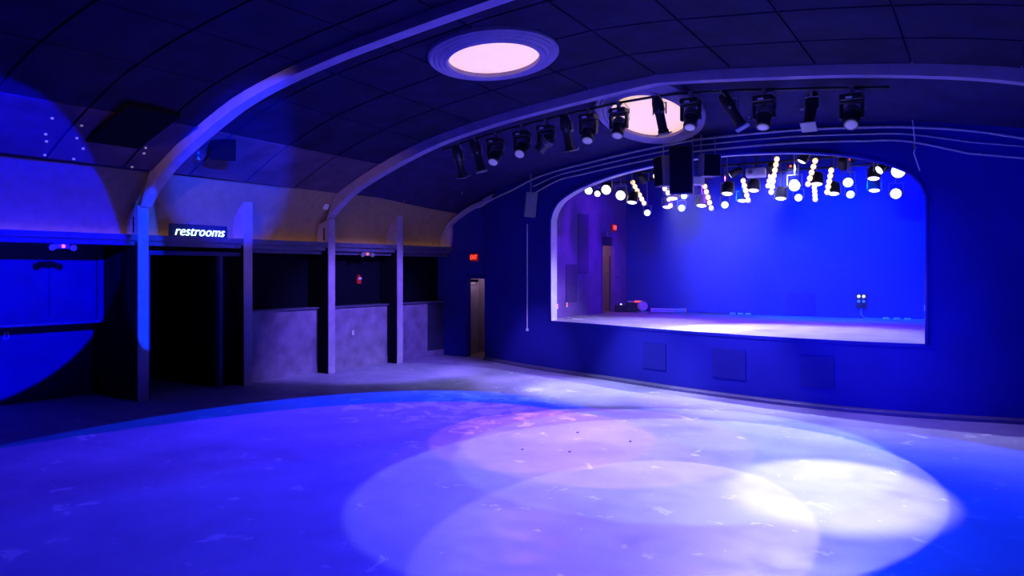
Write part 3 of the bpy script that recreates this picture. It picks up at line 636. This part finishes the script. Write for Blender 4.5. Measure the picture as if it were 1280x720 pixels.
def emergency(y, d, label):
    t = thing('emergency_light', label, 'emergency light', LW(d, y, 2.69), math.pi / 2 - WL)
    m = MB(); m.chamfer(-.12, .12, -.04, .04, -.045, .045, .012); m.build('case', 'grey', t)
    for s_ in (-1, 1):
        m = MB(); m.lathe([(.02, .05), (.045, .03), (.055, -.02), (.05, -.03)], 14, Matrix.Translation((s_ * .16, -.05, -.02)) @ Matrix.Rotation(-math.pi / 2 + .2, 4, 'X')); h = m.build('lamp_head', 'grey', t, smooth=True)
    m = MB(); m.lathe([(.028, 0), (.02, .014), (.004, .018)], 10, Matrix.Translation((.02, -.04, 0)) @ Matrix.Rotation(math.pi / 2, 4, 'X')); m.build('indicator', 'redled', t)
emergency(6.05, .0, 'twin head emergency light with red indicator over the alcove')
emergency(12.85, .15, 'twin head emergency light with red indicator over the recessed bay')
t = thing('fire_alarm', 'red fire alarm with white strobe on the black recess wall', 'fire alarm', LW(.58, 13.02, 2.08), math.pi / 2 - WL)
m = MB(); m.chamfer(-.065, .065, -.04, .02, -.11, .06, .01); m.build('body', 'red', t)
m = MB(); m.chamfer(-.05, .05, -.06, -.04, .0, .05, .006); m.build('strobe', 'white', t)
m = MB(); m.chamfer(-.04, .04, -.03, .02, .06, .11, .008); m.build('horn', 'red', t)
t = thing('dome_camera', 'white dome security camera on the plaster cove', 'camera', LW(.0, 11.50, 3.72), 0)
m = MB(); m.lathe([(.075, .05), (.08, .0), (.07, -.02)], 18); m.build('mount', 'white', t, smooth=True)
m = MB(); m.lathe([(.066, -.02), (.06, -.055), (.035, -.08), (.005, -.09)], 18); m.build('dome', 'white', t, smooth=True)
m = MB(); m.rod((0, 0, .05), (-.05, 0, .16), .03, 10); m.build('bracket', 'white', t)
if True:
    t = thing('wall_outlet', 'small white outlet on the grey wainscot', 'outlet', LW(.335, 12.62, .83), math.pi / 2 - WL)
    m = MB(); m.chamfer(-.03, .03, -.008, 0, -.055, .055, .003); m.build('plate', 'white', t); m = MB(); m.box(-.012, .012, -.011, -.008, .01, .035); m.box(-.012, .012, -.011, -.008, -.035, -.01); m.build('sockets', 'black', t)
t = thing('alcove_outlet', 'pale outlet on the lower alcove wall', 'outlet', LW(1.555, 5.85, 1.18), math.pi / 2 - WL)
m = MB(); m.chamfer(-.04, .04, -.008, 0, -.06, .06, .003); m.build('plate', 'white', t); m = MB(); m.box(-.015, .015, -.011, -.008, -.04, .04); m.build('sockets', 'black', t)
# white conduit on the proscenium wall
p0, p1 = Vector((-9.27, pros_y(-9.27) - .03, 3.40)), Vector((-9.27, pros_y(-9.27) - .03, .92))
t = thing('conduit', 'thin white conduit on the wall left of the stage opening', 'conduit', p1)
m = MB(); m.rod((0, 0, 0), (0, 0, p0.z - p1.z), .014, 8); m.build('pipe', 'white', t)
m = MB(); m.chamfer(-.03, .03, -.02, .03, -.06, .0, .006); m.build('box', 'white', t)
t = thing('rigging_cable', 'pale cable hanging at the right shoulder of the arch', 'cable', (-1.05, 13.12, 4.55))
m = MB(); m.tube([(0, 0, .1), (.02, .0, -.1), (.04, -.02, -.3), (.02, -.02, -.42), (.10, -.02, -.70)], .010); m.build('cord', 'white', t)
m = MB(); m.rod((.03, -.02, -.28), (.035, -.02, -.36), .022, 8); m.build('shackle', 'chrome', t)
# sprinkler heads and small bulbs on the ceiling
def ceil_hit(u, v):
    r = ray(u, v); lo = None
    for k in range(200, 2200):
        p = EYE + r * (k * .01)
        if p.x < -12.2 or p.z > ceil_z(p.x, p.y) - .04: return p
    return p
for u, v in ((65, 147), (102, 156), (57, 167), (58, 176), (96, 172), (104, 185), (56, 193), (92, 198), (182, 184), (180, 191), (165, 208)):
    p = ceil_hit(u, v); t = thing('ceiling_bulb', 'small bulb dotted on the ceiling beside the cove of the alcove', 'bulb', p, 0, 'small bulbs on the ceiling')
    m = MB(); m.lathe([(.02, .05), (.02, .015), (.014, .01)], 12); m.build('socket', 'grey', t)
    m = MB(); m.lathe([(.012, .012), (.022, -.006), (.02, -.02), (.006, -.028)], 12); m.build('glass', 'bulb_off', t, smooth=True)
for u, v in ((446, 222), (506, 227), (578, 242), (614, 145), (575, 196), (723, 187), (937, 149), (893, 115), (505, 252)):
    p = ceil_hit(u, v); t = thing('sprinkler', 'small bright sprinkler head under the dark ceiling', 'sprinkler', p, 0, 'sprinkler heads')
    m = MB(); m.lathe([(.03, .05), (.03, .03), (.012, .028), (.012, -.01)], 10); m.build('stem', 'chrome', t, smooth=True)
    m = MB(); m.lathe([(.028, -.012), (.028, -.018)], 10); m.build('deflector', 'chrome', t)
# black acoustic baffle under the ceiling near the first rib
t = thing('ceiling_baffle', 'black flat baffle panel fixed below the ceiling before the first rib', 'baffle', (-11.05, 6.35, 4.50))
m = MB(); m.chamfer(-.62, .62, -.42, .42, -.04, .03, .01, Matrix.Rotation(-.32, 4, 'Y')); m.build('panel', 'black', t)
m = MB(); m.rod((-.4, 0, .0), (-.4, 0, .12), .01); m.rod((.4, 0, .1), (.4, 0, .22), .01); m.build('hangers', 'grey', t)
t = thing('ceiling_lamp_bracket', 'small bracket lamp beside the ceiling speaker', 'lamp', ceil_hit(248, 190))
m = MB(); m.rod((0, 0, .05), (0, 0, -.06), .012); m.rod((0, 0, -.02), (-.2, -.05, -.02), .012); m.build('arm', 'grey', t); m = MB(); m.lathe([(.03, .04), (.04, -.05), (.03, -.06)], 12, Matrix.Translation((0, 0, -.08))); m.build('head', 'chrome', t, smooth=True)
# warm tube lying on the cornice
m = MB(LW); m.rod((.30, -2, 2.905), (.30, 15.85, 2.905), .012, 8); tag(m.build('cove_light', 'covestrip'), 'warm light tube lying along the top of the left cornice', 'light')

# ------------------------------------------------------------------ things on the stage
def on_stage(u, v): return at_z(u, v, STZ)
p = on_stage(803, 391)
t = thing('stage_fan', 'small white round faced fan lamp standing on the stage deck', 'fan', (p.x, p.y, STZ), .55)
m = MB(); m.lathe([(.10, .16), (.13, .12), (.14, .0), (.13, -.02)], 20, Matrix.Translation((0, 0, .19)) @ Matrix.Rotation(math.pi / 2, 4, 'X')); m.build('housing', 'white', t, smooth=True)
m = MB(); m.lathe([(.06, .03), (.045, .04), (.01, .042)], 16, Matrix.Translation((0, 0, .19)) @ Matrix.Rotation(math.pi / 2, 4, 'X')); m.build('hub', 'black', t, smooth=True)
m = MB(); m.chamfer(-.13, .13, -.09, .09, 0, .035, .01); m.box(-.02, .02, -.02, .02, .03, .08); m.build('foot', 'white', t)
t = thing('equipment_case', 'black equipment case with red lights beside the stage fan', 'case', (p.x - .36, p.y + .30, STZ), .5)
m = MB(); m.chamfer(-.24, .24, -.16, .16, 0, .27, .015); m.build('case', 'steel', t)
m = MB(); m.chamfer(.0, .22, -.10, .05, .27, .31, .01); m.build('red_strip', 'exit', t)
m = MB(); m.chamfer(-.20, -.04, -.1, .06, .27, .32, .01); m.build('mixer', 'chrome', t)
t = thing('floor_monitor_box', 'low black box with a white light by the stage doorway', 'box', (p.x - .66, p.y + .05, STZ), .4)
m = MB(); m.prism([(-.13, 0), (.13, 0), (.13, .12), (.02, .2), (-.13, .2)], 'x', -.14, .14); m.build('cabinet', 'steel', t)
m = MB(); m.box(-.02, .02, -.03, .0, .2, .235); m.build('indicator', 'whiteled', t)
a, b = on_stage(815, 391), on_stage(860, 391.5)
d = b - a; t = thing('light_batten', 'long pale light batten lying on the stage by the rear wall', 'light batten', (a.x, a.y - .1, STZ), math.atan2(d.y, d.x))
m = MB(); m.chamfer(0, d.length, -.06, .06, .01, .13, .02); m.build('housing', 'white', t)
for k in (0.0, d.length): m = MB(); m.chamfer(k - .015, k + .015, -.075, .075, 0, .14, .01); m.build('end_cap', 'redmark', t)
m = MB(); m.chamfer(.04, d.length - .04, -.066, -.06, .04, .10, .002); m.build('diffuser', 'chrome', t)
t = thing('stage_cable', 'cable with plugs lying along the foot of the rear wall', 'cable', (-6.7, 19.55, STZ))
m = MB(); m.tube([(.0, 0, .012), (.4, -.05, .012), (.9, .03, .012), (1.5, -.02, .012), (2.0, .04, .012)], .012); m.build('cord', 'steel', t)
for k in (.95, 1.15, 1.35): m = MB(); m.chamfer(k - .07, k + .07, -.03, .03, 0, .05, .01); m.build('plug', 'white', t)
t = thing('power_box', 'wall power box with four white sockets above the stage deck', 'power box', at_y(1077, 375, 19.69), 0)
m = MB(); m.chamfer(-.12, .12, -.05, 0, -.2, .16, .01); m.build('box', 'steel', t)
for i in (-1, 1):
    for k in (0, 1): m = MB(); m.lathe([(.035, 0), (.035, .012), (.02, .016)], 12, Matrix.Translation((i * .055, -.05, .09 - k * .12)) @ Matrix.Rotation(math.pi / 2, 4, 'X')); m.build('socket', 'whiteled' if k == 0 else 'white', t)
p = at_y(1077, 375, 19.69)
t = thing('power_cable', 'cable running from the power box along the deck', 'cable', (p.x, 19.62, STZ))
m = MB(); m.tube([(0, 0, p.z - STZ - .2), (.0, -.03, .1), (.08, -.06, .02), (.4, -.1, .013), (.9, -.05, .013), (1.5, -.08, .013)], .012); m.build('cord', 'grey', t)
for k in (.55, .78, 1.0): m = MB(); m.chamfer(k - .07, k + .07, -.11, -.05, 0, .05, .01); m.build('plug', 'white', t)
for i, (u, v) in enumerate(((696, 383), (708, 381))):
    p = at_x(u, v, sx + .02)
    t = thing('wall_indicator', 'small red light near the foot of the stage side wall' if i == 0 else 'small pale light near the foot of the stage side wall', 'indicator', p, math.pi / 2)
    m = MB(); m.chamfer(-.035, .035, -.02, .02, -.06, .06, .006); m.build('plate', 'white', t)
    m = MB(); m.box(-.015, .015, -.026, -.02, -.03, .03); m.build('lamp', 'redled' if i == 0 else 'exit', t)
t = thing('right_wall_outlet', 'small white and red plate at the right edge of the stage rear wall', 'outlet', at_y(1157, 385, 19.69), 0)
m = MB(); m.chamfer(-.03, .03, -.02, 0, -.07, .07, .005); m.build('plate', 'white', t); m = MB(); m.box(.0, .028, -.026, -.02, -.06, .06); m.build('flag', 'redmark', t)
t = thing('edge_cable', 'short pale cable on the deck at the left end of the stage', 'cable', (-8.3, 15.3, STZ))
m = MB(); m.tube([(-.2, .2, .012), (0, .1, .012), (.2, .25, .012), (.35, .15, .012)], .012); m.build('cord', 'white', t)
m = MB(); m.chamfer(-.27, -.15, .17, .23, 0, .04, .008); m.build('plug', 'white', t)
# litter specks on the dance floor
for u, v in ((653, 562), (722, 541), (788, 552), (712, 565)):
    p = at_z(u, v, 0); t = thing('bottle_cap', 'tiny bottle cap lying on the dance floor', 'bottle cap', (p.x, p.y, 0), 0, 'bottle caps on the floor')
    m = MB(); m.lathe([(.018, 0), (.018, .007), (.013, .011)], 12); m.build('cap', 'dark', t); m = MB(); m.lathe([(.0185, 0), (.021, .002)], 12, caps=False); m.build('rim', 'grey', t)

# unseen lamps added behind: blue on the proscenium wall, warm on the cove
for x, y, a, w, h, col, lab in ((-2.0, -.8, (-3.4, 13.4, 1.2), 7500, 15, DEEP, 'blue'), (1.6, -.8, (-.2, 13.5, 1.6), 3500, 14, DEEP, 'blue'), (-5.5, -.8, (-12.4, 11.2, 3.7), 900, 12, (1.0, .55, .36), 'warm')):
    z = ceil_z(x, y) - .12
    t = thing('added_wash_light', 'added unseen black lamp throwing %s light from under the ceiling' % lab, 'stage light', (x, y, z), 0, 'added wash lights')
    q = look(Vector(a) - Vector((x, y, z - .2)))
    m = MB(); m.lathe([(.08, .2), (.12, .1), (.13, -.1), (.12, -.12)], 14); hh = m.build('housing', 'steel', t, loc=(0, 0, -.2), rot=q); m = MB(); m.lathe([(.11, -.11), (.02, -.115)], 14); m.build('lens', 'lens_b' if lab == 'blue' else 'bulb', hh); m = MB(); m.rod((0, 0, .1), (0, 0, -.1), .02); m.build('hanger', 'steel', t)
    spot(Vector((x, y, z - .2)) + (Vector(a) - Vector((x, y, z - .2))).normalized() * .16, a, col, w, h, .6, .08)

# ------------------------------------------------------------------ haze over the stage
hz = MB(); xh = [-8.46 + 7.56 * k / 30 for k in range(31)]; f_, b_ = (lambda x: pros_y(x) + .36), 19.66
hz.strip([[(x, f_(x), 1.22) for x in xh], [(x, b_, 1.22) for x in xh], [(x, b_, 5.45) for x in xh], [(x, f_(x), 5.45) for x in xh], [(x, f_(x), 1.22) for x in xh]])
for x in (xh[0], xh[-1]): quad(hz, (x, f_(x), 1.22), (x, b_, 1.22), (x, b_, 5.45), (x, f_(x), 5.45))
bmw = hz.build('stage_haze', 'black'); ho = bmw
bm_ = bmesh.new(); bm_.from_mesh(ho.data); bmesh.ops.remove_doubles(bm_, verts=bm_.verts[:], dist=1e-4); bmesh.ops.recalc_face_normals(bm_, faces=bm_.faces[:]); bm_.to_mesh(ho.data); bm_.free()
hm = bpy.data.materials.new('haze'); hm.use_nodes = True; nt = hm.node_tree; nt.nodes.clear()
out = nt.nodes.new('ShaderNodeOutputMaterial'); vs = nt.nodes.new('ShaderNodeVolumePrincipled'); vs.inputs['Density'].default_value = 0.009; vs.inputs['Color'].default_value = (.5, .5, 1, 1); vs.inputs['Anisotropy'].default_value = 0.2
nt.links.new(vs.outputs[0], out.inputs['Volume']); ho.data.materials.clear(); ho.data.materials.append(hm)
tag(ho, 'thin blue lit haze hanging over the stage', 'haze'); ho['kind'] = 'stuff'
